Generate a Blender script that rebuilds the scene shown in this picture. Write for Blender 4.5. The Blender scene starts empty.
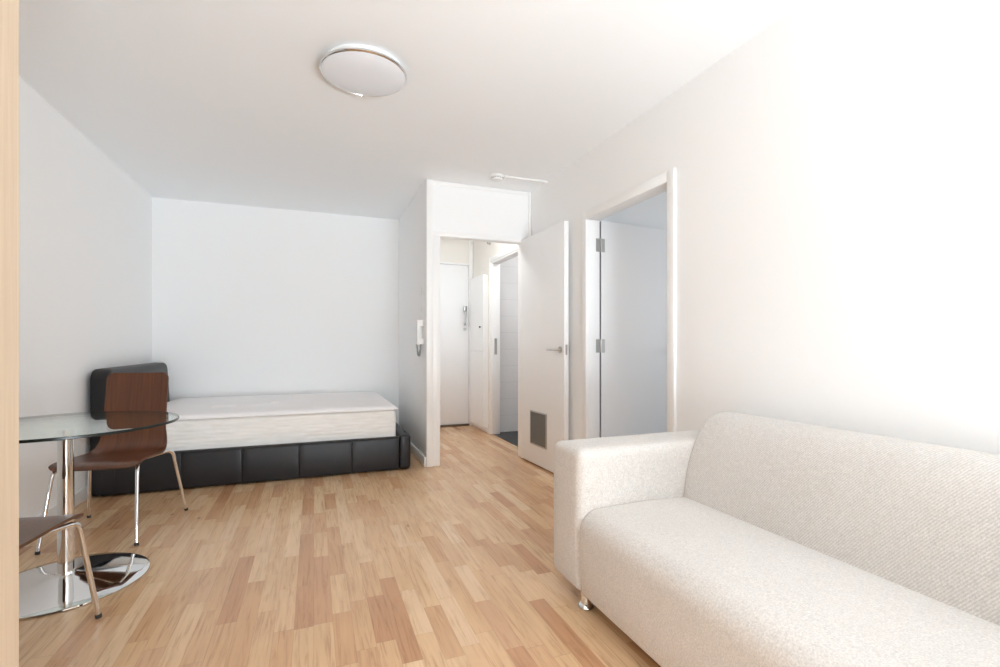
import bpy, bmesh, math, random
from mathutils import Vector, Matrix
PI = math.pi
R = math.radians
random.seed(7)
scn = bpy.context.scene
C = scn.collection

# ------------------------------------------------------------------ camera
EYE = 1.052                       # eye height above the floor
YAW = R(21.0)                     # the view is turned to the right of the back wall's normal
cam_d = bpy.data.cameras.new('camera')
cam_d.sensor_fit = 'HORIZONTAL'
cam_d.sensor_width = 36.0
cam_d.lens = 36.0 * 0.485
cam_d.shift_y = 0.0115
cam_d.clip_start = 0.02
cam = bpy.data.objects.new('camera', cam_d)
cam.location = (0, 0, EYE)
cam.rotation_euler = (R(90), 0, -YAW)
C.objects.link(cam)
scn.camera = cam

# ------------------------------------------------------------------ world, lights, exposure
W = bpy.data.worlds.new('sky')
scn.world = W
W.use_nodes = True
bg = W.node_tree.nodes['Background']
bg.inputs['Color'].default_value = (0.86, 0.93, 1.0, 1)
bg.inputs['Strength'].default_value = 1.0

def area_light(name, loc, rot, sx, sy, power, col=(1, 1, 1)):
    d = bpy.data.lights.new(name, 'AREA')
    d.shape = 'RECTANGLE'
    d.size = sx
    d.size_y = sy
    d.energy = power
    d.color = col
    o = bpy.data.objects.new(name, d)
    o.location = loc
    o.rotation_euler = rot
    C.objects.link(o)
    return o

# daylight standing in the big window behind the viewer, and in the side room's window, plus added fill lights
area_light('window_daylight', (1.05, -2.05, 1.45), (R(90), 0, 0), 1.4, 1.9, 22, (0.88, 0.96, 1.05))
area_light('ceiling_fill', (1.05, -2.35, 0.50), (R(150), 0, R(10)), 1.4, 1.0, 240, (0.88, 0.96, 1.05))  # added fill tilted upward to brighten the ceiling
area_light('side_room_daylight', (3.99, 2.0, 1.5), (R(90), 0, R(90)), 1.2, 1.2, 6.5, (0.97, 0.98, 1.0))
area_light('hall_fill', (1.40, 4.70, 2.46), (0, 0, 0), 0.35, 0.35, 7, (0.97, 0.99, 1.0))  # added fill brightening the hall, no lamp body here
area_light('bathroom_fill', (2.7, 4.8, 2.45), (0, 0, 0), 0.3, 0.3, 9, (0.97, 0.98, 1.0))  # added fill so the bathroom wall reads lighter

scn.view_settings.view_transform = 'Standard'
scn.view_settings.look = 'None'
scn.view_settings.gamma = 1.0
scn.view_settings.use_curve_mapping = False
scn.view_settings.exposure = 0.06
cy = scn.cycles
cy.use_denoising = True
cy.max_bounces = 16
cy.diffuse_bounces = 12
cy.glossy_bounces = 6
cy.transparent_max_bounces = 16
cy.sample_clamp_indirect = 6.0
cy.caustics_reflective = False
cy.caustics_refractive = False

# ------------------------------------------------------------------ materials
def mat(name, col, rough=0.5, metal=0.0, **kw):
    m = bpy.data.materials.new(name)
    m.use_nodes = True
    p = m.node_tree.nodes['Principled BSDF']
    p.inputs['Base Color'].default_value = (*col, 1)
    p.inputs['Roughness'].default_value = rough
    p.inputs['Metallic'].default_value = metal
    for k, v in kw.items():
        p.inputs[k].default_value = v
    return m

class NT:
    """small helper for building node trees"""
    def __init__(self, m):
        self.m = m
        self.t = m.node_tree
        self.p = m.node_tree.nodes['Principled BSDF']
    def n(self, kind, **props):
        nd = self.t.nodes.new(kind)
        for k, v in props.items():
            setattr(nd, k, v)
        return nd
    def link(self, a, b):
        self.t.links.new(a, b)
    def math(self, op, a, b=None, c=None):
        nd = self.n('ShaderNodeMath', operation=op)
        for i, v in enumerate((a, b, c)):
            if v is None:
                continue
            if isinstance(v, (int, float)):
                nd.inputs[i].default_value = v
            else:
                self.link(v, nd.inputs[i])
        return nd.outputs[0]
    def coord(self, kind='Object'):
        return self.n('ShaderNodeTexCoord').outputs[kind]
    def sep(self, v):
        s = self.n('ShaderNodeSeparateXYZ')
        self.link(v, s.inputs[0])
        return s.outputs
    def comb(self, x=0.0, y=0.0, z=0.0):
        c = self.n('ShaderNodeCombineXYZ')
        for i, v in enumerate((x, y, z)):
            if isinstance(v, (int, float)):
                c.inputs[i].default_value = v
            else:
                self.link(v, c.inputs[i])
        return c.outputs[0]
    def noise(self, vec, scale, detail=3.0, rough=0.5, dist=0.0):
        nd = self.n('ShaderNodeTexNoise')
        nd.inputs['Scale'].default_value = scale
        nd.inputs['Detail'].default_value = detail
        nd.inputs['Roughness'].default_value = rough
        nd.inputs['Distortion'].default_value = dist
        self.link(vec, nd.inputs['Vector'])
        return nd.outputs['Fac']
    def mapping(self, vec, scale=(1, 1, 1), rot=(0, 0, 0)):
        nd = self.n('ShaderNodeMapping')
        nd.inputs['Scale'].default_value = scale
        nd.inputs['Rotation'].default_value = rot
        self.link(vec, nd.inputs['Vector'])
        return nd.outputs[0]
    def ramp(self, fac, stops, interp='LINEAR'):
        nd = self.n('ShaderNodeValToRGB')
        nd.color_ramp.interpolation = interp
        els = nd.color_ramp.elements
        while len(els) < len(stops):
            els.new(0.5)
        for e, (pos, c) in zip(els, stops):
            e.position = pos
            e.color = (*c, 1) if len(c) == 3 else c
        self.link(fac, nd.inputs['Fac'])
        return nd.outputs['Color']
    def mix(self, fac, a, b, blend='MIX'):
        nd = self.n('ShaderNodeMix', data_type='RGBA', blend_type=blend)
        for sock, v in ((nd.inputs[0], fac), (nd.inputs[6], a), (nd.inputs[7], b)):
            if isinstance(v, (int, float)):
                sock.default_value = v
            elif isinstance(v, tuple):
                sock.default_value = (*v, 1)
            else:
                self.link(v, sock)
        return nd.outputs[2]
    def bump(self, h, strength=0.3, dist=0.01):
        nd = self.n('ShaderNodeBump')
        nd.inputs['Strength'].default_value = strength
        nd.inputs['Distance'].default_value = dist
        self.link(h, nd.inputs['Height'])
        self.link(nd.outputs[0], self.p.inputs['Normal'])
    def base(self, c):
        self.link(c, self.p.inputs['Base Color'])

def plaster(name, col):
    m = mat(name, col, 0.85)
    g = NT(m)
    co = g.coord()
    g.bump(g.noise(co, 90, 4), 0.06, 0.004)
    return m

M = {}
M['wall'] = plaster('wall_paint', (0.935, 0.942, 0.945))
M['hall_wall'] = plaster('hall_paint_warm_lit', (0.86, 0.83, 0.78))  # warm hall light mixed into the wall colour
M['ceiling'] = plaster('ceiling_paint', (0.92, 0.94, 0.955))
M['trim'] = mat('white_gloss_trim', (0.92, 0.92, 0.915), 0.35)
M['door'] = mat('white_satin_door', (0.91, 0.915, 0.92), 0.42)
M['white'] = mat('white_plastic', (0.86, 0.86, 0.85), 0.4)
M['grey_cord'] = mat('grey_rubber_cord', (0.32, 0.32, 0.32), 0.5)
M['dark'] = mat('dark_plastic', (0.03, 0.03, 0.03), 0.5)
M['chrome'] = mat('chrome', (0.80, 0.80, 0.80), 0.06, 1.0)
M['steel'] = mat('brushed_steel', (0.56, 0.55, 0.53), 0.32, 1.0)
M['opal'] = mat('opal_glass', (0.84, 0.87, 0.92), 0.35)
M['black_floor'] = mat('black_vinyl', (0.025, 0.026, 0.028), 0.4)
M['grey_carpet'] = mat('grey_carpet', (0.32, 0.32, 0.33), 0.95)
M['threshold'] = mat('dark_threshold', (0.12, 0.085, 0.06), 0.5)

# oak strip floor: strips run away along Y, random lengths' offsets and tones
def oak_floor():
    m = mat('oak_strip_floor', (0.6, 0.4, 0.24), 0.33)
    g = NT(m)
    co = g.coord()
    x, y, z = g.sep(co)
    sw = 0.0685
    u = g.math('DIVIDE', x, sw)
    ix = g.math('FLOOR', u)
    fx = g.math('FRACT', u)
    wn = g.n('ShaderNodeTexWhiteNoise', noise_dimensions='1D')
    g.link(ix, wn.inputs['W'])
    r1 = wn.outputs['Value']
    v = g.math('ADD', g.math('DIVIDE', y, 0.43), g.math('MULTIPLY', r1, 9.0))
    # stretch some staves, shorten others
    v = g.math('ADD', v, g.math('MULTIPLY', g.math('SINE', g.math('MULTIPLY', v, 2.1)), 0.22))
    iy = g.math('FLOOR', v)
    fy = g.math('FRACT', v)
    wn2 = g.n('ShaderNodeTexWhiteNoise', noise_dimensions='2D')
    g.link(g.comb(ix, iy, 0.0), wn2.inputs['Vector'])
    rc = wn2.outputs['Value']
    tone = g.ramp(rc, [(0.0, (0.50, 0.262, 0.138)), (0.10, (0.585, 0.345, 0.183)), (0.36, (0.66, 0.425, 0.240)),
                       (0.68, (0.71, 0.478, 0.280)), (0.88, (0.75, 0.528, 0.330)), (1.0, (0.54, 0.298, 0.160))])
    off = g.math('MULTIPLY', rc, 37.0)
    gv = g.comb(g.math('MULTIPLY', x, 42.0), g.math('ADD', g.math('MULTIPLY', y, 2.4), off), off)
    grain = g.noise(gv, 1.6, 6, 0.62, 0.8)
    gcol = g.ramp(grain, [(0.28, (0.60, 0.50, 0.42)), (0.50, (1.0, 1.0, 1.0)), (0.75, (1.10, 1.12, 1.12))])
    c = g.mix(0.75, tone, gcol, 'MULTIPLY')
    blot = g.noise(g.mapping(co, (5.0, 1.5, 1.0)), 2.0, 3)
    c = g.mix(0.5, c, g.ramp(blot, [(0.3, (0.86, 0.83, 0.80)), (0.7, (1.06, 1.06, 1.06))]), 'MULTIPLY')
    # knots: sparse dark brown ovals
    vo = g.n('ShaderNodeTexVoronoi', feature='F1', distance='EUCLIDEAN')
    vo.inputs['Scale'].default_value = 1.0
    g.link(g.mapping(co, (5.2, 2.2, 1.0)), vo.inputs['Vector'])
    ks = g.ramp(g.math('ADD', vo.outputs['Distance'], g.math('MULTIPLY', g.noise(co, 60, 2), 0.05)),
                [(0.045, (1, 1, 1)), (0.085, (0, 0, 0))])
    wk = g.n('ShaderNodeSeparateColor')
    g.link(vo.outputs['Color'], wk.inputs[0])
    has = g.math('GREATER_THAN', wk.outputs[0], 0.35)
    c = g.mix(g.math('MULTIPLY', g.math('MULTIPLY', ks, has), 0.75), c, (0.17, 0.085, 0.04))
    # joints between staves
    ex = g.math('MINIMUM', fx, g.math('SUBTRACT', 1.0, fx))
    ey = g.math('MINIMUM', fy, g.math('SUBTRACT', 1.0, fy))
    jx = g.math('LESS_THAN', ex, 0.012)
    jy = g.math('LESS_THAN', ey, 0.003)
    j = g.math('MAXIMUM', jx, jy)
    c = g.mix(g.math('MULTIPLY', j, 0.35), c, (0.30, 0.17, 0.09))
    g.base(c)
    g.link(g.math('ADD', 0.17, g.math('MULTIPLY', grain, 0.14)), g.p.inputs['Roughness'])
    g.bump(g.math('ADD', g.math('MULTIPLY', grain, 0.25), g.math('MULTIPLY', j, -0.6)), 0.12, 0.002)
    g.p.inputs['Specular IOR Level'].default_value = 0.5
    return m
M['floor'] = oak_floor()

def wood(name, dark, light, rough, axis='Z', fine=1.0, coat=0.0):
    m = mat(name, light, rough)
    g = NT(m)
    co = g.coord()
    s = {'Z': (38, 38, 1.3), 'Y': (38, 1.3, 38), 'X': (1.3, 38, 38), 'YZ': (46, 1.6, 1.6)}[axis]
    f = g.noise(g.mapping(co, tuple(k * fine for k in s)), 1.6, 6, 0.6, 0.6)
    g.base(g.ramp(f, [(0.28, dark), (0.72, light)]))
    g.bump(f, 0.05, 0.002)
    g.p.inputs['Coat Weight'].default_value = coat
    g.p.inputs['Coat Roughness'].default_value = 0.15
    return m
M['beech'] = wood('pale_beech_veneer', (0.52, 0.40, 0.28), (0.62, 0.49, 0.36), 0.5)
M['walnut'] = wood('dark_walnut_ply', (0.060, 0.017, 0.005), (0.135, 0.041, 0.012), 0.32, 'YZ', 1.0, 0.2)
M['ply_edge'] = mat('plywood_edge', (0.10, 0.042, 0.02), 0.5)

def leather():
    m = mat('black_leather', (0.009, 0.0085, 0.010), 0.45)
    g = NT(m)
    g.bump(g.noise(g.coord(), 220, 4, 0.6), 0.12, 0.002)
    return m
M['leather'] = leather()

def sofa_fabric(name, diag):
    m = mat(name, (0.66, 0.58, 0.52), 0.95)
    g = NT(m)
    co = g.coord()
    fine = g.noise(co, 210, 3, 0.7)
    mid = g.noise(co, 60, 3, 0.6)
    big = g.noise(co, 2.2, 2)
    c = g.ramp(fine, [(0.30, (0.555, 0.533, 0.508)), (0.70, (0.785, 0.757, 0.725))])
    c = g.mix(0.5, c, g.ramp(mid, [(0.3, (0.90, 0.89, 0.88)), (0.7, (1.06, 1.06, 1.06))]), 'MULTIPLY')
    c = g.mix(0.5, c, g.ramp(big, [(0.3, (0.95, 0.94, 0.93)), (0.7, (1.04, 1.04, 1.04))]), 'MULTIPLY')
    h = fine
    if diag:
        x, y, z = g.sep(co)
        t = g.math('ADD', g.math('MULTIPLY', y, 720.0), g.math('MULTIPLY', z, 560.0))
        w = g.math('SINE', g.math('ADD', t, g.math('MULTIPLY', mid, 1.5)))
        c = g.mix(0.8, c, g.ramp(g.math('MULTIPLY_ADD', w, 0.5, 0.5), [(0.0, (0.82, 0.81, 0.80)), (1.0, (1.06, 1.06, 1.06))]), 'MULTIPLY')
        h = g.math('ADD', fine, g.math('MULTIPLY', w, 0.5))
    g.base(c)
    g.bump(h, 0.25, 0.003)
    g.p.inputs['Sheen Weight'].default_value = 0.15
    return m
M['fabric'] = sofa_fabric('oatmeal_weave', False)
M['fabric_twill'] = sofa_fabric('oatmeal_twill', True)

def mattress_fabric():
    m = mat('quilted_mattress_ticking', (0.84, 0.83, 0.80), 0.9)
    g = NT(m)
    co = g.coord()
    x, y, z = g.sep(co)
    n = g.noise(g.mapping(co, (9, 9, 70)), 1.0, 4)
    g.base(g.ramp(n, [(0.3, (0.84, 0.84, 0.81)), (0.65, (0.94, 0.94, 0.92))]))
    g.bump(g.math('ADD', n, g.math('MULTIPLY', g.math('SINE', g.math('MULTIPLY', z, 210.0)), 0.25)), 0.35, 0.006)
    return m
M['ticking'] = mattress_fabric()
M['topper'] = mat('white_topper_cover', (0.92, 0.90, 0.90), 0.6)

def bath_tile():
    m = mat('pale_bathroom_tile', (0.72, 0.72, 0.72), 0.3)
    g = NT(m)
    x, y, z = g.sep(g.coord())
    f = g.math('FRACT', g.math('DIVIDE', z, 0.2))
    l = g.math('LESS_THAN', f, 0.02)
    g.base(g.mix(l, (0.74, 0.74, 0.745), (0.62, 0.62, 0.62)))
    return m
M['tile'] = bath_tile()

def grille_mesh():
    m = mat('dark_mesh_grille', (0.20, 0.195, 0.185), 0.45, 0.6)
    g = NT(m)
    x, y, z = g.sep(g.coord())
    a = g.math('SINE', g.math('MULTIPLY', g.math('ADD', y, z), 420.0))
    b = g.math('SINE', g.math('MULTIPLY', g.math('SUBTRACT', y, z), 420.0))
    k = g.math('GREATER_THAN', g.math('MAXIMUM', a, b), 0.72)
    g.base(g.mix(k, (0.05, 0.05, 0.05), (0.34, 0.33, 0.31)))
    return m
M['grille'] = grille_mesh()

def sheet_glass(name, tint):
    """clear pane: what it does not reflect passes straight through"""
    m = bpy.data.materials.new(name)
    m.use_nodes = True
    t = m.node_tree
    t.nodes.clear()
    g = NT.__new__(NT)
    g.m, g.t = m, t
    geo = g.n('ShaderNodeNewGeometry')
    dot = g.n('ShaderNodeVectorMath', operation='DOT_PRODUCT')
    g.link(geo.outputs['Incoming'], dot.inputs[0])
    g.link(geo.outputs['Normal'], dot.inputs[1])
    c = g.math('ABSOLUTE', dot.outputs['Value'])
    fr = g.math('MULTIPLY_ADD', g.math('POWER', g.math('SUBTRACT', 1.0, c), 5.0), 0.96, 0.04)
    tr = g.n('ShaderNodeBsdfTransparent')
    tr.inputs['Color'].default_value = (*tint, 1)
    gl = g.n('ShaderNodeBsdfGlossy')
    gl.inputs['Roughness'].default_value = 0.0
    gl.inputs['Color'].default_value = (0.97, 1.0, 0.985, 1)
    mx = g.n('ShaderNodeMixShader')
    g.link(fr, mx.inputs[0])
    g.link(tr.outputs[0], mx.inputs[1])
    g.link(gl.outputs[0], mx.inputs[2])
    out = g.n('ShaderNodeOutputMaterial')
    g.link(mx.outputs[0], out.inputs[0])
    return m
M['glass'] = sheet_glass('clear_table_glass', (0.93, 0.97, 0.95))
M['pane'] = sheet_glass('window_pane_glass', (0.98, 0.99, 0.985))
M['glass_edge'] = mat('dark_green_glass_edge', (0.006, 0.014, 0.012), 0.25)

# ------------------------------------------------------------------ mesh helpers
def box(bm, x0, x1, y0, y1, z0, z1):
    v = [bm.verts.new(p) for p in ((x0, y0, z0), (x1, y0, z0), (x1, y1, z0), (x0, y1, z0),
                                   (x0, y0, z1), (x1, y0, z1), (x1, y1, z1), (x0, y1, z1))]
    for f in ((0, 3, 2, 1), (4, 5, 6, 7), (0, 1, 5, 4), (1, 2, 6, 5), (2, 3, 7, 6), (3, 0, 4, 7)):
        bm.faces.new([v[i] for i in f])
    return v

def BOX(*a):
    bm = bmesh.new()
    box(bm, *a)
    return bm

def bev(bm, w, seg=3, ang=35):
    bm.normal_update()
    es = [e for e in bm.edges if len(e.link_faces) == 2 and e.calc_face_angle(0) > R(ang)]
    bmesh.ops.bevel(bm, geom=es, offset=w, segments=seg, profile=0.5, affect='EDGES', clamp_overlap=True)
    return bm

def prism_y(prof, y0, y1, n=1):
    """closed (x, z) outline swept from y0 to y1"""
    bm = bmesh.new()
    rings = []
    for k in range(n + 1):
        y = y0 + (y1 - y0) * k / n
        rings.append([bm.verts.new((x, y, z)) for x, z in prof])
    m = len(prof)
    for a, b in zip(rings, rings[1:]):
        for i in range(m):
            bm.faces.new((a[i], a[(i + 1) % m], b[(i + 1) % m], b[i]))
    bm.faces.new(rings[0])
    bm.faces.new(list(reversed(rings[-1])))
    bmesh.ops.recalc_face_normals(bm, faces=bm.faces)
    return bm

def lathe(prof, seg=48, centre=(0, 0, 0), bm=None, axis='Z'):
    """(r, h) outline turned about an axis"""
    bm = bm or bmesh.new()
    rings = []
    def P(r, h, a):
        c, s = r * math.cos(a), r * math.sin(a)
        p = {'Z': (c, s, h), 'X': (h, c, s), 'Y': (c, h, s)}[axis]
        return tuple(p[i] + centre[i] for i in range(3))
    for r, h in prof:
        if r < 1e-6:
            rings.append([bm.verts.new(P(0, h, 0))])
        else:
            rings.append([bm.verts.new(P(r, h, 2 * PI * k / seg)) for k in range(seg)])
    for a, b in zip(rings, rings[1:]):
        for k in range(seg):
            k2 = (k + 1) % seg
            if len(a) == 1 and len(b) == 1:
                continue
            if len(a) == 1:
                bm.faces.new((a[0], b[k2], b[k]))
            elif len(b) == 1:
                bm.faces.new((a[k], a[k2], b[0]))
            else:
                bm.faces.new((a[k], a[k2], b[k2], b[k]))
    bmesh.ops.recalc_face_normals(bm, faces=bm.faces)
    return bm

def fillet(pts, r, n=6):
    out = [Vector(pts[0])]
    for a, b, c in zip(pts, pts[1:], pts[2:]):
        a, b, c = Vector(a), Vector(b), Vector(c)
        u, v = (a - b), (c - b)
        d = min(r, u.length * 0.49, v.length * 0.49)
        p, q = b + u.normalized() * d, b + v.normalized() * d
        for k in range(n + 1):
            t = k / n
            out.append(p * (1 - t) ** 2 + b * 2 * t * (1 - t) + q * t * t)
    out.append(Vector(pts[-1]))
    return out

def tube(pts, r, seg=12, bm=None):
    bm = bm or bmesh.new()
    pts = [Vector(p) for p in pts]
    n = len(pts)
    tang = []
    for i in range(n):
        a, b = pts[max(0, i - 1)], pts[min(n - 1, i + 1)]
        tang.append((b - a).normalized())
    up = Vector((0, 0, 1)) if abs(tang[0].z) < 0.9 else Vector((1, 0, 0))
    nrm = tang[0].cross(up).normalized()
    rings = []
    for i in range(n):
        if i:
            q = tang[i - 1].rotation_difference(tang[i])
            nrm = (q @ nrm).normalized()
        bn = tang[i].cross(nrm)
        rings.append([bm.verts.new(pts[i] + (nrm * math.cos(2 * PI * k / seg) + bn * math.sin(2 * PI * k / seg)) * r)
                      for k in range(seg)])
    for a, b in zip(rings, rings[1:]):
        for k in range(seg):
            bm.faces.new((a[k], a[(k + 1) % seg], b[(k + 1) % seg], b[k]))
    bm.faces.new(rings[0])
    bm.faces.new(list(reversed(rings[-1])))
    bmesh.ops.recalc_face_normals(bm, faces=bm.faces)
    return bm

def smooth_curve(pts, per=6):
    """Catmull-Rom through the points"""
    P = [Vector(p) for p in pts]
    P = [P[0] * 2 - P[1]] + P + [P[-1] * 2 - P[-2]]
    out = []
    for i in range(1, len(P) - 2):
        for k in range(per):
            t = k / per
            a, b, c, d = P[i - 1], P[i], P[i + 1], P[i + 2]
            out.append(0.5 * (2 * b + (c - a) * t + (2 * a - 5 * b + 4 * c - d) * t * t + (3 * b - a - 3 * c + d) * t ** 3))
    out.append(P[-2])
    return out

def obj(name, bm, m, parent=None, smooth=40, local=False):
    """link a bmesh (world coordinates, or the parent's own when local) as one object"""
    me = bpy.data.meshes.new(name)
    off = Vector((0, 0, 0))
    p = parent
    while p is not None:
        off += p.location
        p = p.parent
    if parent is not None and not local:
        bmesh.ops.translate(bm, verts=bm.verts, vec=-off)
    bm.to_mesh(me)
    bm.free()
    for k in (m if isinstance(m, (list, tuple)) else [m]):
        me.materials.append(k)
    if smooth:
        me.polygons.foreach_set('use_smooth', [True] * len(me.polygons))
        me.set_sharp_from_angle(angle=R(smooth))
    o = bpy.data.objects.new(name, me)
    C.objects.link(o)
    if parent is not None:
        o.parent = parent
    return o

def tag(o, label, cat, group=None):
    o['label'] = label
    o['category'] = cat
    if group:
        o['group'] = group
    return o

def thing(name, label, cat, loc=(0, 0, 0), rotz=0.0, group=None):
    o = bpy.data.objects.new(name, None)
    o.empty_display_size = 0.1
    o.location = loc
    o.rotation_euler = (0, 0, rotz)
    C.objects.link(o)
    return tag(o, label, cat, group)

def struct(name, bm, m, smooth=0):
    o = obj(name, bm, m, None, smooth)
    o['kind'] = 'structure'
    return o

# ------------------------------------------------------------------ the room
XL, XR = -1.46, 1.90            # left and right walls
YB, YD, YF = 5.58, 4.13, -1.80  # alcove back wall, doorway wall, window wall
H = 2.48
XS0, XS1 = 0.905, 1.02           # stub wall between the alcove and the hall
HX = 1.95                       # hall right wall
HY = 6.06                       # front door wall
T = 0.10

struct('floor', BOX(XL - T, 2.0, YF - T, HY + T, -0.06, 0.0), M['floor'])
bm = BOX(XL - T, 4.1, YF - T, HY + 0.2, H, H + 0.08)
struct('ceiling', bm, M['ceiling'])
struct('wall_left', BOX(XL - T, XL, YF, YB + T, 0, H), M['wall'])
struct('wall_back', BOX(XL, XS0, YB, YB + T, 0, H), M['wall'])
struct('wall_alcove', BOX(XS0, XS1, YD + 0.005, HY, 0, H), M['wall'])

# window wall behind the viewer with one wide window
WX0, WX1, WZ0, WZ1 = 0.20, 1.84, 0.12, 2.40
bm = BOX(XL - T, WX0, YF - T, YF, 0, H)
box(bm, WX1, XR + T, YF - T, YF, 0, H)
box(bm, WX0, WX1, YF - T, YF, 0, WZ0)
box(bm, WX0, WX1, YF - T, YF, WZ1, H)
struct('wall_front', bm, M['wall'])
bm = bmesh.new()
fy0, fy1 = YF - 0.08, YF - 0.03
box(bm, WX0, WX1, fy0, fy1, WZ0, WZ0 + 0.05)
box(bm, WX0, WX1, fy0, fy1, WZ1 - 0.05, WZ1)
for xa in (WX0, WX0 + 0.84, WX1 - 0.89, WX1 - 0.05):
    box(bm, xa, xa + 0.05, fy0, fy1, WZ0 + 0.05, WZ1 - 0.05)
win = struct('window_1', bm, M['trim'])
obj('pane', BOX(WX0 + 0.05, WX1 - 0.05, YF - 0.057, YF - 0.053, WZ0 + 0.05, WZ1 - 0.05), M['pane'], win, 0)
obj('window_sill', BOX(WX0, WX1, YF - 0.03, YF + 0.12, WZ0 - 0.03, WZ0), M['trim'], win, 0)

# right wall with the side room's doorway
DY0, DY1, DH = 2.25, 3.13, 1.985
bm = BOX(XR, XR + T, YF, DY0 - 0.02, 0, H)
box(bm, XR, XR + T, DY1 + 0.02, YD + 0.1, 0, H)
box(bm, XR, XR + T, DY0 - 0.02, DY1 + 0.02, DH + 0.02, H)
struct('wall_right', bm, M['wall'])

# doorway to the hall: frame posts and closed panel above up to the ceiling
OX0, OX1, OH = 1.026, 1.800, 2.0
bm = bmesh.new()
box(bm, XS0 + 0.05, XR, YD + 0.006, YD + 0.09, OH + 0.03, H)
box(bm, OX1 + 0.01, XR, YD + 0.02, YD + 0.09, 0, OH + 0.03)
struct('wall_doorway', bm, M['wall'])

def frame_strip(*a):
    return bev(BOX(*a), 0.006, 2)

def join(*bms):
    out = bmesh.new()
    for b in bms:
        me = bpy.data.meshes.new('tmp')
        b.to_mesh(me)
        b.free()
        out.from_mesh(me)
        bpy.data.meshes.remove(me)
    return out

struct('trim_1', join(
    frame_strip(XS0 - 0.002, XS0 + 0.058, YD - 0.018, YD + 0.004, 0, H - 0.002),      # left architrave, floor to ceiling
    frame_strip(XS0 + 0.058, OX0, YD - 0.008, YD + 0.09, 0, OH + 0.01),               # left jamb
    frame_strip(XS0 + 0.058, OX1 + 0.01, YD - 0.008, YD + 0.09, OH, OH + 0.045),      # head of the opening
    frame_strip(XS0 + 0.058, XR - 0.030, YD - 0.004, YD + 0.03, H - 0.035, H - 0.002),  # bead under the ceiling
    frame_strip(XR - 0.030, XR - 0.003, YD - 0.010, YD + 0.03, 0, H - 0.002),         # right bead
    frame_strip(OX1, XR - 0.030, YD - 0.004, YD + 0.09, 0, OH + 0.01)), M['trim'], 40)

# architrave and lining of the side room's doorway
aw = 0.062
struct('trim_2', join(
    frame_strip(XR - 0.016, XR + 0.002, DY1, DY1 + aw, 0, DH + aw),
    frame_strip(XR - 0.016, XR + 0.002, DY0 - aw, DY0, 0, DH + aw),
    frame_strip(XR - 0.016, XR + 0.002, DY0, DY1, DH, DH + aw),
    frame_strip(XR - 0.002, XR + T + 0.002, DY1 - 0.004, DY1 + 0.02, 0, DH),
    frame_strip(XR - 0.002, XR + T + 0.002, DY0 - 0.02, DY0 + 0.004, 0, DH),
    frame_strip(XR - 0.002, XR + T + 0.002, DY0, DY1, DH, DH + 0.02)), M['trim'], 40)

# skirting boards
def skirt(name, x0, x1, y0, y1, h=0.085):
    return struct(name, bev(BOX(x0, x1, y0, y1, 0, h), 0.004, 2), M['trim'], 40)
skirt('baseboard_left', XL, XL + 0.016, YF, YB)
skirt('baseboard_back', XL + 0.016, XS0 - 0.016, YB - 0.016, YB)
skirt('baseboard_alcove', XS0 - 0.016, XS0, YD + 0.004, YB)
struct('baseboard_right', join(bev(BOX(XR - 0.016, XR, YF, DY0 - aw, 0, 0.085), 0.004, 2),
                               bev(BOX(XR - 0.016, XR, DY1 + aw, YD - 0.02, 0, 0.085), 0.004, 2)), M['trim'], 40)

# hall beyond the doorway
BY0, BY1, BH = 4.30, 5.36, 2.03     # bathroom doorway in the hall's right wall
bm = BOX(HX, HX + T, YD + 0.1, BY0, 0, H)
box(bm, HX, HX + T, BY1, HY, 0, H)
box(bm, HX, HX + T, BY0, BY1, BH, H)
struct('wall_hall', bm, M['hall_wall'])
FX0, FX1, FH = 1.10, 1.885, 2.085
bm = BOX(XS0, FX0 - 0.03, HY, HY + T, 0, H)
box(bm, FX1 + 0.03, HX + T, HY, HY + T, 0, H)
box(bm, FX0 - 0.03, FX1 + 0.03, HY, HY + T, FH + 0.03, H)
struct('wall_entrance', bm, M['hall_wall'])
struct('trim_3', join(
    frame_strip(FX1 + 0.006, FX1 + 0.062, HY - 0.012, HY + 0.06, 0, H - 0.01),
    frame_strip(FX0 - 0.062, FX0 - 0.006, HY - 0.012, HY + 0.06, 0, H - 0.01),
    frame_strip(FX0 - 0.006, FX1 + 0.006, HY + 0.004, HY + 0.06, FH + 0.008, FH + 0.05)), M['trim'], 40)
struct('trim_4', BOX(FX0 - 0.006, FX1 + 0.006, HY - 0.02, HY + 0.06, 0.0, 0.022), M['threshold'])
struct('trim_5', join(
    frame_strip(HX - 0.014, HX + 0.002, BY1, BY1 + 0.055, 0, BH + 0.055),
    frame_strip(HX - 0.014, HX + 0.002, BY0 - 0.055, BY0, 0, BH + 0.055),
    frame_strip(HX - 0.014, HX + 0.002, BY0, BY1, BH, BH + 0.055),
    frame_strip(HX - 0.002, HX + T + 0.002, BY1 - 0.02, BY1 + 0.004, 0, BH),
    frame_strip(HX - 0.002, HX + T + 0.002, BY0 - 0.004, BY0 + 0.02, 0, BH),
    frame_strip(HX - 0.002, HX + T + 0.002, BY0, BY1, BH - 0.02, BH + 0.004)), M['trim'], 40)
skirt('baseboard_hall', HX - 0.012, HX, BY1 + 0.055, HY - 0.012, 0.06)

# bathroom behind the hall doorway
struct('wall_bathroom', join(BOX(HX + T, 3.6, 5.45, 5.55, 0, H), BOX(3.6, 3.7, 4.15, 5.55, 0, H),
                             BOX(HX + T, 3.6, 4.05, 4.15, 0, H)), M['tile'])
struct('floor_bathroom', BOX(HX + 0.02, 3.6, 4.15, 5.45, -0.05, 0.003), M['black_floor'])

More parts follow.
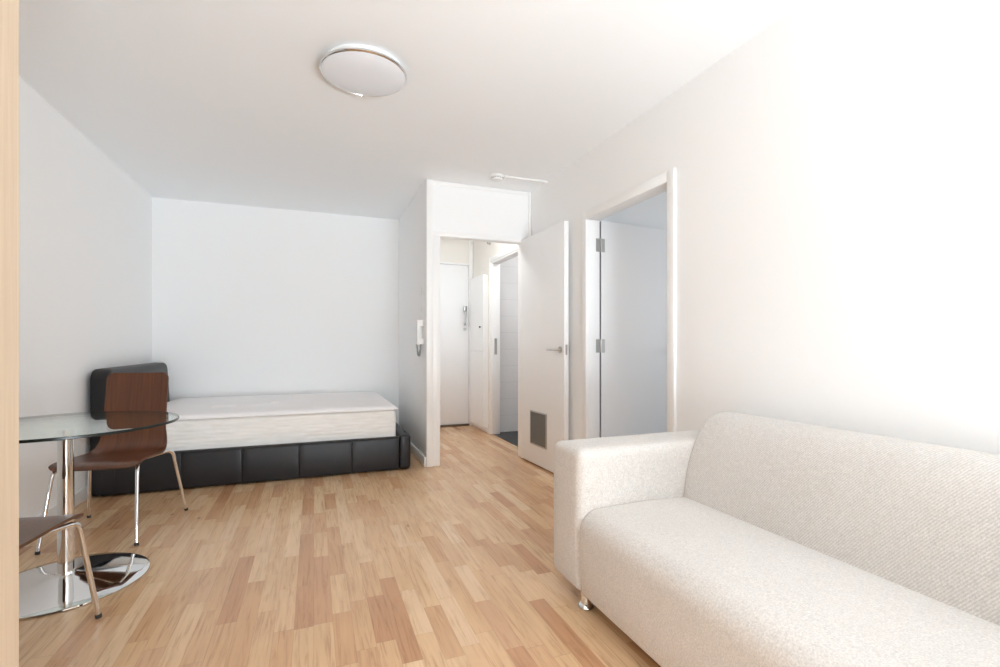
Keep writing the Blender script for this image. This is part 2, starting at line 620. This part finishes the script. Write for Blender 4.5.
# side room behind the right wall
struct('wall_side_room', join(BOX(XR + T, 4.1, 3.31, 3.52, 0, H), BOX(XR + T, 2.072, 3.195, 3.31, 0, H), BOX(4.0, 4.1, 0.7, 3.42, 0, 0.9),  # short nib added behind the hinge to keep the door gap dark
                              BOX(4.0, 4.1, 0.7, 1.4, 0.9, H), BOX(4.0, 4.1, 2.6, 3.42, 0.9, H),
                              BOX(4.0, 4.1, 1.4, 2.6, 2.1, H), BOX(XR + T, 4.1, 0.6, 0.7, 0, H)), M['wall'])
struct('floor_side_room', BOX(2.0, 4.1, 0.6, 3.52, -0.05, -0.002), M['grey_carpet'])

# ------------------------------------------------------------------ doors
def lever(parent, px, py, pz, nx, ny, dx, dy):
    """lever handle: rose on the leaf, neck out along n, arm along d (unit vectors in plan)"""
    n, d = Vector((nx, ny, 0)), Vector((dx, dy, 0))
    p = Vector((px, py, pz))
    hb = tube(fillet([p, p + n * 0.052, p + n * 0.052 + d * 0.125], 0.018, 5), 0.0085, 12)
    h = obj('door_handle', hb, M['steel'], parent)
    rb = tube([p, p + n * 0.009], 0.026, 24)
    obj('rose', rb, M['steel'], h)
    return h

# living-room door, standing open against the right wall
ang = R(2.4)
hx, hy = 1.792, YD - 0.012
ld = Vector((math.sin(ang), -math.cos(ang), 0))     # along the leaf from hinge to free edge
ln = Vector((-math.cos(ang), -math.sin(ang), 0))    # towards the room
def leaf(h0, d, n, w, t, z0, z1):
    bm = bmesh.new()
    a, b = h0, h0 + d * w
    q = [a, b, b - n * t, a - n * t]
    lo = [bm.verts.new((p.x, p.y, z0)) for p in q]
    hi = [bm.verts.new((p.x, p.y, z1)) for p in q]
    bm.faces.new(lo[::-1])
    bm.faces.new(hi)
    for i in range(4):
        bm.faces.new((lo[i], lo[(i + 1) % 4], hi[(i + 1) % 4], hi[i]))
    bmesh.ops.recalc_face_normals(bm, faces=bm.faces)
    return bev(bm, 0.002, 2)
h0 = Vector((hx, hy, 0))
door = struct('door_1', leaf(h0, ld, ln, 0.765, 0.040, 0.013, 2.022), M['door'], 40)
hp = h0 + ld * 0.71
lever(door, hp.x, hp.y, 1.015, ln.x, ln.y, -ld.x, -ld.y)
hp2 = hp - ln * 0.040
lever(door, hp2.x, hp2.y, 1.015, -ln.x * 0.6, -ln.y * 0.6, -ld.x, -ld.y)
def slab_on(h0, d, n, s0, s1, z0, z1, t0, t1):
    """thin slab on a leaf: s along the leaf, t outwards"""
    bm = bmesh.new()
    a, b = h0 + d * s0, h0 + d * s1
    q = [a + n * t1, b + n * t1, b + n * t0, a + n * t0]
    lo = [bm.verts.new((p.x, p.y, z0)) for p in q]
    hi = [bm.verts.new((p.x, p.y, z1)) for p in q]
    bm.faces.new(lo[::-1])
    bm.faces.new(hi)
    for i in range(4):
        bm.faces.new((lo[i], lo[(i + 1) % 4], hi[(i + 1) % 4], hi[i]))
    bmesh.ops.recalc_face_normals(bm, faces=bm.faces)
    return bm
gr = obj('vent_grille', slab_on(h0, ld, ln, 0.20, 0.475, 0.19, 0.465, -0.001, 0.004), M['grille'], door, 0)
gr['label'] = 'dark mesh vent grille'
obj('grille_frame', join(slab_on(h0, ld, ln, 0.19, 0.20, 0.18, 0.475, -0.001, 0.007), slab_on(h0, ld, ln, 0.475, 0.485, 0.18, 0.475, -0.001, 0.007),
                         slab_on(h0, ld, ln, 0.20, 0.475, 0.18, 0.19, -0.001, 0.007), slab_on(h0, ld, ln, 0.20, 0.475, 0.465, 0.475, -0.001, 0.007)), M['steel'], gr, 0)
e0 = h0 + ld * 0.765 - ln * 0.02
obj('latch_plate', slab_on(e0, ln, ld, -0.009, 0.009, 0.975, 1.055, -0.001, 0.002), M['steel'], door, 0)

# entrance door at the end of the hall
door = struct('door_2', bev(BOX(FX0, FX1, HY + 0.012, HY + 0.056, 0.024, FH), 0.002, 2), M['door'], 40)
px = FX1 - 0.045
ph = obj('pull_handle', tube(fillet([(px, HY + 0.012, 1.50), (px, HY - 0.035, 1.50), (px, HY - 0.035, 1.32), (px, HY + 0.012, 1.32)], 0.02, 5), 0.010, 12), M['steel'], door)
obj('lock_cylinder', lathe([(0, HY + 0.012), (0.02, HY + 0.012), (0.02, HY - 0.002), (0, HY - 0.002)], 20, (px, 0, 1.26), axis='Y'), M['steel'], door)
obj('latch_case', bev(BOX(px - 0.022, px + 0.022, HY - 0.012, HY + 0.013, 1.49, 1.56), 0.004, 2), M['steel'], door)

# side room door, open inwards past a right angle
a2 = R(5.5)
d2 = Vector((math.cos(a2), math.sin(a2), 0))
n2 = Vector((math.sin(a2), -math.cos(a2), 0))
h2 = Vector((XR + T + 0.014, DY1 - 0.004, 0))
door = struct('door_3', leaf(h2, d2, n2, 0.826, 0.040, 0.010, 1.985), M['door'], 40)
hp = h2 + d2 * 0.765
lever(door, hp.x, hp.y, 1.02, n2.x, n2.y, -d2.x, -d2.y)
obj('gap_shade_strip', slab_on(h2, d2, n2, -0.002, 0.0, 0.014, 1.982, -0.039, -0.001), M['grey_cord'], door, 0)  # dark strip imitating the shade in the hinge gap
for z in (1.80, 1.045, 0.22):
    hb = BOX(XR + T - 0.032, XR + T + 0.002, DY1 - 0.0065, DY1 - 0.004, z - 0.05, z + 0.05)
    hinge = obj('hinge', join(hb, slab_on(h2, d2, n2, 0.002, 0.032, z - 0.05, z + 0.05, -0.001, 0.0025),
                              tube([(XR + T + 0.008, DY1 - 0.010, z - 0.05), (XR + T + 0.008, DY1 - 0.010, z + 0.05)], 0.006, 12)), M['steel'], door)
    hinge['label'] = 'brushed steel hinge'

# ------------------------------------------------------------------ sofa
SX, SY0, SY1 = 0.977, -0.085, 1.915      # front face, near end, far end
AW = 0.24                                # arm width
sofa = thing('sofa', 'long oatmeal fabric sofa with boxy arms standing against the right wall', 'sofa', (1.40, 0.915, 0))
def arc(cx, cz, r, a0, a1, n=6):
    return [(cx + r * math.cos(R(a0 + (a1 - a0) * k / n)), cz + r * math.sin(R(a0 + (a1 - a0) * k / n))) for k in range(n + 1)]
ZB = 0.064
prof = [(SX + 0.012, ZB)] + [(SX, 0.14), (SX - 0.002, 0.22), (SX, 0.30)] + arc(SX + 0.085, 0.315, 0.085, 178, 96, 8) \
    + [(1.16, 0.404), (1.30, 0.406), (1.42, 0.402), (1.52, 0.396), (1.66, 0.39), (1.66, ZB)]
bm = prism_y(prof, SY0 + AW + 0.001, SY1 - AW - 0.001, 24)
obj('seat', bev(bm, 0.012, 3, 50), M['fabric'], sofa)
# back rest: leaning front, rolled top
bp = smooth_curve([(1.49, 0.385, 0), (1.497, 0.44, 0), (1.512, 0.52, 0), (1.545, 0.61, 0), (1.590, 0.685, 0), (1.640, 0.733, 0),
                   (1.700, 0.752, 0), (1.770, 0.748, 0), (1.825, 0.715, 0), (1.845, 0.66, 0), (1.85, 0.58, 0)], 4)
prof = [(p.x, p.y) for p in bp] + [(1.85, 0.12), (1.67, 0.12), (1.67, 0.385)]
bm = prism_y(prof, SY0 + AW + 0.002, SY1 - AW + 0.004, 24)
obj('backrest', bev(bm, 0.014, 3, 50), M['fabric_twill'], sofa)
for y0, y1 in ((SY1 - AW, SY1), (SY0, SY0 + AW)):
    bm = BOX(SX, 1.85, y0, y1, ZB, 0.632)
    bmesh.ops.subdivide_edges(bm, edges=[e for e in bm.edges], cuts=3, use_grid_fill=True)
    for v in bm.verts:       # slightly stuffed faces
        if v.co.z > 0.62:
            v.co.z += 0.006 * math.sin(PI * (v.co.y - y0) / AW)
        if abs(v.co.x - SX) < 1e-5 and ZB + 0.01 < v.co.z < 0.62:
            v.co.x -= 0.006 * math.sin(PI * (v.co.y - y0) / AW)
    bev(bm, 0.034, 5, 60)
    obj('arm', bm, M['fabric'], sofa)
for lx, ly in ((1.020, SY1 - AW + 0.020), (1.78, SY1 - 0.09), (1.020, SY0 + AW - 0.020), (1.78, SY0 + 0.09)):
    lg = lathe([(0, 0.0), (0.029, 0.0), (0.032, 0.006), (0.029, 0.015), (0.021, 0.02), (0.020, 0.03), (0.020, ZB + 0.004), (0, ZB + 0.004)], 28, (lx, ly, 0))
    g = obj('leg', lg, M['chrome'], sofa)
    g['label'] = 'short round chrome foot'

# ------------------------------------------------------------------ bed
bed = thing('bed_frame', 'low black faux leather bed frame with padded headboard in the alcove', 'bed', (-0.3, 4.85, 0))
BX0, BX1, BYF, BYB, BZ = -1.39, 0.765, 4.100, 5.55, 0.280
# front rail: padded panels between stitched seams
seams = [BX0 + 0.02, -1.289, -0.895, -0.505, -0.108, 0.288, 0.668]
def rail(y_front, y_back, sgn):
    bm = bmesh.new()
    for s, (xa, xb) in enumerate(zip(seams, seams[1:])):
        n = 8
        cols = []
        for k in range(n + 1):
            t = k / n
            x = xa + (xb - xa) * t
            e = min(t, 1 - t) * (xb - xa)
            dip = 0.006 * max(0.0, 1 - e / 0.012) if e < 0.012 else 0.0
            dip = 0.0 if (s == 0 and k == 0) else dip
            cols.append((x, dip))
        cols = [(xa, cols[0][1] * 0.7), (xa + 0.003, 0.0008), (xa + 0.006, 0.0)] + [c_ for c_ in cols[1:-1]] + [(xb - 0.006, 0.0), (xb - 0.003, 0.0008), (xb, cols[-1][1] * 0.7)]
        rings = []
        for x, dip in cols:
            f = y_front + sgn * dip
            r = 0.022
            sec = [(f + sgn * 0.006, 0.012), (f, 0.03), (f, BZ - r)]
            sec += [(f + sgn * (r - r * math.cos(a)), BZ - r + r * math.sin(a)) for a in (R(30), R(60), R(90))]
            sec += [(y_back, BZ), (y_back, 0.012)]
            rings.append([bm.verts.new((x, y, z)) for y, z in sec])
        for a, b in zip(rings, rings[1:]):
            for i in range(len(a)):
                bm.faces.new((a[i], a[(i + 1) % len(a)], b[(i + 1) % len(a)], b[i]))
        if s == 0:
            bm.faces.new(rings[0])
        if s == len(seams) - 2:
            bm.faces.new(rings[-1][::-1])
    bmesh.ops.remove_doubles(bm, verts=bm.verts, dist=0.0004)
    bmesh.ops.recalc_face_normals(bm, faces=bm.faces)
    return bm
obj('side_rail', rail(BYF, BYF + 0.05, 1), M['leather'], bed, 50)
obj('side_rail', rail(BYB, BYB - 0.05, -1), M['leather'], bed, 50)
bm = bev(BOX(0.672, BX1, BYF - 0.006, BYB, 0.012, BZ + 0.012), 0.020, 4)
obj('footboard', bm, M['leather'], bed)
# padded headboard: thick rounded panel leaning back slightly
bm = bmesh.new()
ny, nz = 14, 10
def hb_front(y, z):
    t = (z - 0.02) / 0.86
    return -1.268 - 0.055 * max(0, t - 0.35) / 0.65
y0, y1, z0, z1, rc = 4.104, 5.535, 0.012, 0.885, 0.07
outline = [(y0, z0), (y1, z0)]
outline += [(y1 - rc + rc * math.cos(R(a)), z1 - rc + rc * math.sin(R(a))) for a in range(0, 91, 15)]
outline += [(y0 + rc + rc * math.cos(R(a)), z1 - rc + rc * math.sin(R(a))) for a in range(90, 181, 15)]
fr = [bm.verts.new((hb_front(y, z), y, z)) for y, z in outline]
bk = [bm.verts.new((-1.435, y, z)) for y, z in outline]
m_ = len(outline)
bm.faces.new(fr)
bm.faces.new(bk[::-1])
for i in range(m_):
    bm.faces.new((fr[i], bk[i], bk[(i + 1) % m_], fr[(i + 1) % m_]))
bmesh.ops.recalc_face_normals(bm, faces=bm.faces)
bev(bm, 0.022, 4, 50)
obj('headboard', bm, M['leather'], bed)
bm = bmesh.new()
for k in range(12):
    ya = BYF + 0.08 + k * 0.108
    box(bm, -1.25, 0.67, ya, ya + 0.07, 0.205, 0.222)
obj('slat_base', bm, M['beech'], bed, 0)

def rounded_slab(x0, x1, y0, y1, z0, z1, r, nx, ny):
    bm = BOX(x0, x1, y0, y1, z0, z1)
    bev(bm, r, 4)
    return bm
bm = rounded_slab(-1.255, 0.655, 4.165, 5.54, 0.222, 0.502, 0.035, 1, 1)
tag(obj('mattress', bm, M['ticking']), 'deep cream quilted mattress lying in the black bed frame', 'mattress')

# thin topper with soft creases, its edge overhanging the mattress a little
bm = bmesh.new()
nx, ny = 70, 44
tx0, tx1, ty0, ty1 = -1.258, 0.668, 4.145, 5.552
from mathutils import noise as mnoise
def tz(x, y):
    e = min(x - tx0, tx1 - x, y - ty0, ty1 - y)
    w = 0.012 * mnoise.noise(Vector((x * 1.7, y * 5.0, 0.3))) + 0.006 * mnoise.noise(Vector((x * 6, y * 11, 2.0)))
    ridge = 0.026 * max(0.0, 1 - abs(y - (4.62 + 0.22 * (x + 0.5) / 1.2 + 0.03 * math.sin(5 * x))) / 0.035)
    ridge *= 1.0 if -0.8 < x < 0.2 else 0.2
    return 0.536 + (w + ridge) * min(1.0, e / 0.12) - 0.020 * max(0.0, 1 - e / 0.03) ** 2
top, bot = [], []
for i in range(nx + 1):
    x = tx0 + (tx1 - tx0) * i / nx
    rt, rb = [], []
    for j in range(ny + 1):
        y = ty0 + (ty1 - ty0) * j / ny
        wob = 0.005 * mnoise.noise(Vector((x * 7, y * 7, 5.0)))
        on_edge = i in (0, nx) or j in (0, ny)
        rt.append(bm.verts.new((x, y + (wob if on_edge else 0), tz(x, y))))
        rb.append(bm.verts.new((x, y + (wob if on_edge else 0), 0.5035 if not on_edge else 0.506)))
    top.append(rt)
    bot.append(rb)
for i in range(nx):
    for j in range(ny):
        bm.faces.new((top[i][j], top[i + 1][j], top[i + 1][j + 1], top[i][j + 1]))
        bm.faces.new((bot[i][j], bot[i][j + 1], bot[i + 1][j + 1], bot[i + 1][j]))
for i in range(nx):
    bm.faces.new((top[i][0], bot[i][0], bot[i + 1][0], top[i + 1][0]))
    bm.faces.new((top[i][ny], top[i + 1][ny], bot[i + 1][ny], bot[i][ny]))
for j in range(ny):
    bm.faces.new((top[0][j], top[0][j + 1], bot[0][j + 1], bot[0][j]))
    bm.faces.new((top[nx][j], bot[nx][j], bot[nx][j + 1], top[nx][j + 1]))
bmesh.ops.recalc_face_normals(bm, faces=bm.faces)
tag(obj('mattress_topper', bm, M['topper'], None, 60), 'thin creased white topper spread over the cream mattress', 'mattress topper')

# ------------------------------------------------------------------ glass table
TX, TY, TZ, TR = -1.022, 2.685, 0.706, 0.418
tbl = thing('dining_table', 'round clear glass table on one chrome pillar and disc base', 'table', (TX, TY, 0))
seg = 96
bm = lathe([(0, TZ - 0.012), (TR - 0.002, TZ - 0.012), (TR, TZ - 0.010), (TR, TZ - 0.002), (TR - 0.002, TZ), (0, TZ)], seg, (TX, TY, 0))
for f in bm.faces:
    if abs(f.calc_center_median().z - (TZ - 0.006)) < 0.0058:
        f.material_index = 1
tp = obj('table_top', bm, [M['glass'], M['glass_edge']], tbl, 30)
tp['label'] = 'round clear glass top with dark green edge'
obj('mounting_plate', lathe([(0, TZ - 0.0125), (0.080, TZ - 0.0125), (0.080, TZ - 0.0185), (0, TZ - 0.0185)], 48, (TX, TY, 0)), M['white'], tbl)
obj('pillar', lathe([(0, 0.045), (0.029, 0.045), (0.029, TZ - 0.018), (0, TZ - 0.018)], 40, (TX, TY, 0)), M['chrome'], tbl)
bp_ = [(0, 0.0), (0.297, 0.0), (0.302, 0.004), (0.301, 0.009), (0.293, 0.0125), (0.24, 0.018), (0.17, 0.026), (0.10, 0.036), (0.055, 0.043), (0.038, 0.048), (0.034, 0.058), (0, 0.058)]
base = obj('base_plate', lathe(bp_, 96, (TX, TY, 0)), M['chrome'], tbl, 30)

# ------------------------------------------------------------------ chairs
def chair_shell():
    """bent plywood sheet: seat running into the back; front points to -Y"""
    P = smooth_curve([(0, -0.235, 0.408), (0, -0.215, 0.424), (0, -0.17, 0.433), (0, -0.08, 0.431), (0, 0.02, 0.424), (0, 0.11, 0.421), (0, 0.165, 0.430),
                      (0, 0.200, 0.458), (0, 0.217, 0.505), (0, 0.226, 0.58), (0, 0.238, 0.68), (0, 0.255, 0.78), (0, 0.270, 0.880)], 5)
    n = len(P)
    L = [0.0]
    for a, b in zip(P, P[1:]):
        L.append(L[-1] + (b - a).length)
    tot = L[-1]
    # extra samples near both ends so the corners are round
    def at(s):
        for i in range(n - 1):
            if s <= L[i + 1] + 1e-9:
                t = (s - L[i]) / (L[i + 1] - L[i])
                p = P[i].lerp(P[i + 1], t)
                d = (P[min(n - 1, i + 1)] - P[i]).normalized()
                return p, d
        return P[-1], (P[-1] - P[-2]).normalized()
    rc = 0.038
    ss = [rc * (1 - math.cos(R(a))) for a in range(0, 91, 15)]
    ss += [rc + (tot - 2 * rc) * k / 44 for k in range(1, 44)]
    ss += [tot - s for s in reversed([rc * (1 - math.cos(R(a))) for a in range(0, 91, 15)])]
    nw = 14
    bm = bmesh.new()
    up, lo = [], []
    th = 0.011
    for s in ss:
        p, d = at(s)
        nv = Vector((0, -d.z, d.y))
        f = s / tot
        # half width: wide seat, waisted at the bend, narrower back
        hw = 0.205 if f < 0.36 else 0.205 - 0.040 * min(1.0, (f - 0.36) / 0.25)
        e = min(s, tot - s)
        cut = rc - math.sqrt(max(0.0, rc * rc - (rc - e) ** 2)) if e < rc else 0.0
        hw -= cut
        ru, rl = [], []
        for k in range(nw + 1):
            u = -1 + 2 * k / nw
            x = hw * u
            dish = 0.010 * (1 - u * u) * (1 if f > 0.45 else 0.6)
            q = Vector((x, p.y, p.z)) - nv * dish
            ru.append(bm.verts.new(q))
            rl.append(bm.verts.new(q - nv * th))
        up.append(ru)
        lo.append(rl)
    for i in range(len(ss) - 1):
        for k in range(nw):
            bm.faces.new((up[i][k], up[i][k + 1], up[i + 1][k + 1], up[i + 1][k]))
            bm.faces.new((lo[i][k], lo[i + 1][k], lo[i + 1][k + 1], lo[i][k + 1]))
    for i in range(len(ss) - 1):
        for k in (0, nw):
            f = bm.faces.new((up[i][k], up[i + 1][k], lo[i + 1][k], lo[i][k]))
            f.material_index = 1
    for i in (0, len(ss) - 1):
        for k in range(nw):
            f = bm.faces.new((up[i][k], lo[i][k], lo[i][k + 1], up[i][k + 1]))
            f.material_index = 1
    bmesh.ops.recalc_face_normals(bm, faces=bm.faces)
    return bm

def make_chair(label, loc, rotz):
    t = thing('dining_chair', label, 'chair', loc, rotz, 'walnut chairs at the glass table')
    obj('seat_shell', chair_shell(), [M['walnut'], M['ply_edge']], t, 50, True)
    r = 0.0095
    zr = 0.395
    for s in (-1, 1):
        # front leg bends into the rail under the seat, rail bends into the splayed rear leg
        fp = fillet([(s * 0.215, -0.275, 0.008), (s * 0.190, -0.205, zr), (s * 0.115, -0.02, zr)], 0.03, 6)
        rp = fillet([(s * 0.262, 0.275, 0.008), (s * 0.215, 0.190, zr + 0.012), (s * 0.115, -0.02, zr)], 0.045, 6)
        for pts in (fp, rp):
            lg = obj('leg', tube(pts, r, 14), M['chrome'], t, 40, True)
            a, b = pts[0], pts[1]
            d = (b - a).normalized()
            obj('foot_cap', tube([a - d * 0.007, a + d * 0.008], r + 0.0012, 14), M['dark'], lg, 40, True)
    for y in (-0.14, 0.09):
        obj('cross_bar', tube([(-0.15, y, zr - 0.003), (0.15, y, zr - 0.003)], r * 0.8, 12), M['chrome'], t, 40, True)
        for s in (-1, 1):
            obj('seat_pad', tube([(s * 0.08, y, zr), (s * 0.08, y, 0.411)], 0.011, 12), M['dark'], t, 40, True)
    return t

def copy_tree(o, parent=None):
    c = o.copy()
    C.objects.link(c)
    if parent is not None:
        c.parent = parent
        c.matrix_parent_inverse = o.matrix_parent_inverse
    for ch in list(o.children):
        copy_tree(ch, c)
    return c

chair = make_chair('dark walnut plywood chair on chrome legs between the glass table and the bed', (-1.050, 3.354, 0), R(-6.5))
other = copy_tree(chair)
other.location = (-1.047, 2.082, 0)
other.rotation_euler = (0, 0, R(167))
other['label'] = 'walnut chair half hidden by the tall pale wood panel, only its seat front showing'

# ------------------------------------------------------------------ tall wardrobe at the left edge
wx0, wx1, wy0, wy1, wz = XL + 0.02, -0.550, 0.70, 1.25, 2.36
wd = thing('wardrobe', 'tall pale beech wardrobe whose side fills the left edge of the view', 'wardrobe', ((wx0 + wx1) / 2, (wy0 + wy1) / 2, 0))
obj('side_panel', bev(BOX(wx1 - 0.018, wx1, wy0, wy1, 0, wz), 0.001, 1), M['beech'], wd)
obj('side_panel', bev(BOX(wx0, wx0 + 0.018, wy0, wy1, 0, wz), 0.001, 1), M['beech'], wd)
obj('back_panel', BOX(wx0 + 0.018, wx1 - 0.018, wy1 - 0.012, wy1 - 0.004, 0.06, wz - 0.018), M['beech'], wd, 0)
obj('top_panel', BOX(wx0 + 0.018, wx1 - 0.018, wy0, wy1 - 0.004, wz - 0.018, wz), M['beech'], wd, 0)
obj('bottom_panel', BOX(wx0 + 0.018, wx1 - 0.018, wy0, wy1 - 0.012, 0.06, 0.078), M['beech'], wd, 0)
obj('plinth', BOX(wx0 + 0.018, wx1 - 0.018, wy0 + 0.03, wy0 + 0.045, 0, 0.06), M['beech'], wd, 0)
wm = (wx0 + wx1) / 2
for xa, xb, hx_ in ((wx0, wm - 0.002, wm - 0.04), (wm + 0.002, wx1, wm + 0.04)):
    dr = obj('door', bev(BOX(xa, xb, wy0 - 0.019, wy0 - 0.001, 0.062, wz), 0.001, 1), M['beech'], wd)
    obj('handle', tube(fillet([(hx_, wy0 - 0.019, 1.02), (hx_, wy0 - 0.048, 1.02), (hx_, wy0 - 0.048, 1.18), (hx_, wy0 - 0.019, 1.18)], 0.012, 4), 0.005, 10), M['steel'], dr)

# ------------------------------------------------------------------ ceiling lamp, smoke alarm, trunking
LX, LY = 0.243, 2.580
lamp = thing('ceiling_lamp', 'round flush ceiling lamp with opal disc and chrome rim', 'lamp', (LX, LY, H))
obj('lamp_base', lathe([(0, H), (0.192, H), (0.196, H - 0.0060), (0.200, H - 0.0260), (0, H - 0.0260)], 72, (LX, LY, 0)), M['white'], lamp)
obj('rim', lathe([(0.200, H - 0.0260), (0.213, H - 0.0270), (0.217, H - 0.0310), (0.217, H - 0.0370), (0.213, H - 0.0410), (0.208, H - 0.0420), (0.206, H - 0.0370), (0.200, H - 0.0320), (0.200, H - 0.0260)], 72, (LX, LY, 0)), M['chrome'], lamp)
obj('lamp_diffuser', lathe([(0.2075, H - 0.0340), (0.2075, H - 0.0410), (0.19, H - 0.0470), (0.14, H - 0.0550), (0.07, H - 0.0600), (0, H - 0.0610)], 72, (LX, LY, 0)), M['opal'], lamp)

AX, AY = 1.445, 3.830
al = thing('smoke_alarm', 'small white smoke alarm on the ceiling near the hall doorway', 'smoke alarm', (AX, AY, H))
obj('housing', lathe([(0, H), (0.056, H), (0.056, H - 0.012), (0.050, H - 0.016), (0.050, H - 0.030), (0.042, H - 0.040), (0, H - 0.042)], 40, (AX, AY, 0)), M['white'], al)
bm = bmesh.new()
for k in range(14):
    a = 2 * PI * k / 14
    c = Vector((AX + 0.0505 * math.cos(a), AY + 0.0505 * math.sin(a), H - 0.023))
    m4 = Matrix.Translation(c) @ Matrix.Rotation(a, 4, 'Z')
    vs = box(bm, -0.002, 0.001, -0.007, 0.007, -0.003, 0.003)
    bmesh.ops.transform(bm, matrix=m4, verts=vs)
obj('slots', bm, M['grey_cord'], al, 0)
tr_ = bev(BOX(AX + 0.055, XR, AY - 0.036, AY - 0.012, H - 0.014, H), 0.002, 1)
tag(obj('cable_trunking', tr_, M['white']), 'thin white cable trunking on the ceiling beside the smoke alarm', 'trunking')

# ------------------------------------------------------------------ entry phone and plates on the stub wall
ip = thing('intercom_phone', 'white wall intercom phone with grey looped cord beside the doorway', 'intercom', (XS0, 4.30, 1.06))
obj('wall_unit', bev(BOX(XS0 - 0.028, XS0, 4.275, 4.352, 1.065, 1.265), 0.006, 3), M['white'], ip)
hs = bev(join(BOX(XS0 - 0.060, XS0 - 0.036, 4.225, 4.270, 1.055, 1.272), BOX(XS0 - 0.040, XS0 - 0.001, 4.226, 4.2745, 1.215, 1.270),
              BOX(XS0 - 0.040, XS0 - 0.001, 4.226, 4.2745, 1.057, 1.112)), 0.006, 3)
obj('handset', hs, M['white'], ip)
cp = []
for k in range(0, 161):
    t = k / 160
    a = PI * t
    y = 4.250 + 0.060 * t
    z = 1.060 - 0.105 * math.sin(a)
    cp.append(Vector((XS0 - 0.058 + 0.048 * t + 0.007 * math.cos(t * 2 * PI * 26), y + 0.007 * math.sin(t * 2 * PI * 26), z)))
obj('coiled_cord', tube(cp, 0.0034, 6), M['grey_cord'], ip)
tag(obj('wall_plate', bev(BOX(XS0 - 0.005, XS0, 4.245, 4.33, 1.485, 1.570), 0.002, 2), M['white']), 'upper blank white plate on the wall above the intercom phone', 'wall plate', 'blank plates above the intercom')
tag(obj('wall_plate', bev(BOX(XS0 - 0.005, XS0, 4.245, 4.33, 1.340, 1.425), 0.002, 2), M['white']), 'lower blank white plate just above the intercom phone', 'wall plate', 'blank plates above the intercom')

# ------------------------------------------------------------------ hall fittings
mc = thing('hall_cupboard', 'slim white built-in cupboard beside the entrance door in the hallway', 'cupboard', (HX, 5.75, 0))
cx = HX - 0.050
obj('carcass', join(BOX(cx + 0.004, HX - 0.001, 5.475, 5.99, 0.065, 1.90)), M['door'], mc, 0)
cd = obj('door', bev(BOX(cx - 0.016, cx + 0.003, 5.475, 5.985, 0.985, 1.90), 0.002, 1), M['door'], mc)
obj('knob', lathe([(0, cx - 0.036), (0.012, cx - 0.034), (0.013, cx - 0.028), (0.006, cx - 0.024), (0.006, cx - 0.015), (0, cx - 0.015)], 16, (0, 5.56, 1.27), axis='X'), M['dark'], cd)
obj('door', bev(BOX(cx - 0.016, cx + 0.003, 5.475, 5.985, 0.068, 0.975), 0.002, 1), M['door'], mc)

sp = obj('strike_plate', join(BOX(HX + 0.030, HX + 0.062, BY1 - 0.0225, BY1 - 0.0195, 0.94, 1.13),
                              BOX(HX + 0.036, HX + 0.056, BY1 - 0.0235, BY1 - 0.0225, 0.97, 1.10)), M['steel'], None, 0)
tag(sp, 'steel strike plate on the white jamb of the bathroom doorway', 'strike plate')
hk = thing('coat_hook', 'tiny dark fitting high on the hallway wall above the bathroom frame', 'hook', (HX, 5.40, 2.26))
obj('hook_plate', bev(BOX(HX - 0.006, HX, 5.385, 5.415, 2.235, 2.285), 0.002, 1), M['steel'], hk)
obj('hook_arm', tube(fillet([(HX - 0.005, 5.40, 2.25), (HX - 0.035, 5.40, 2.245), (HX - 0.04, 5.40, 2.275)], 0.012, 4), 0.005, 10), M['grey_cord'], hk)
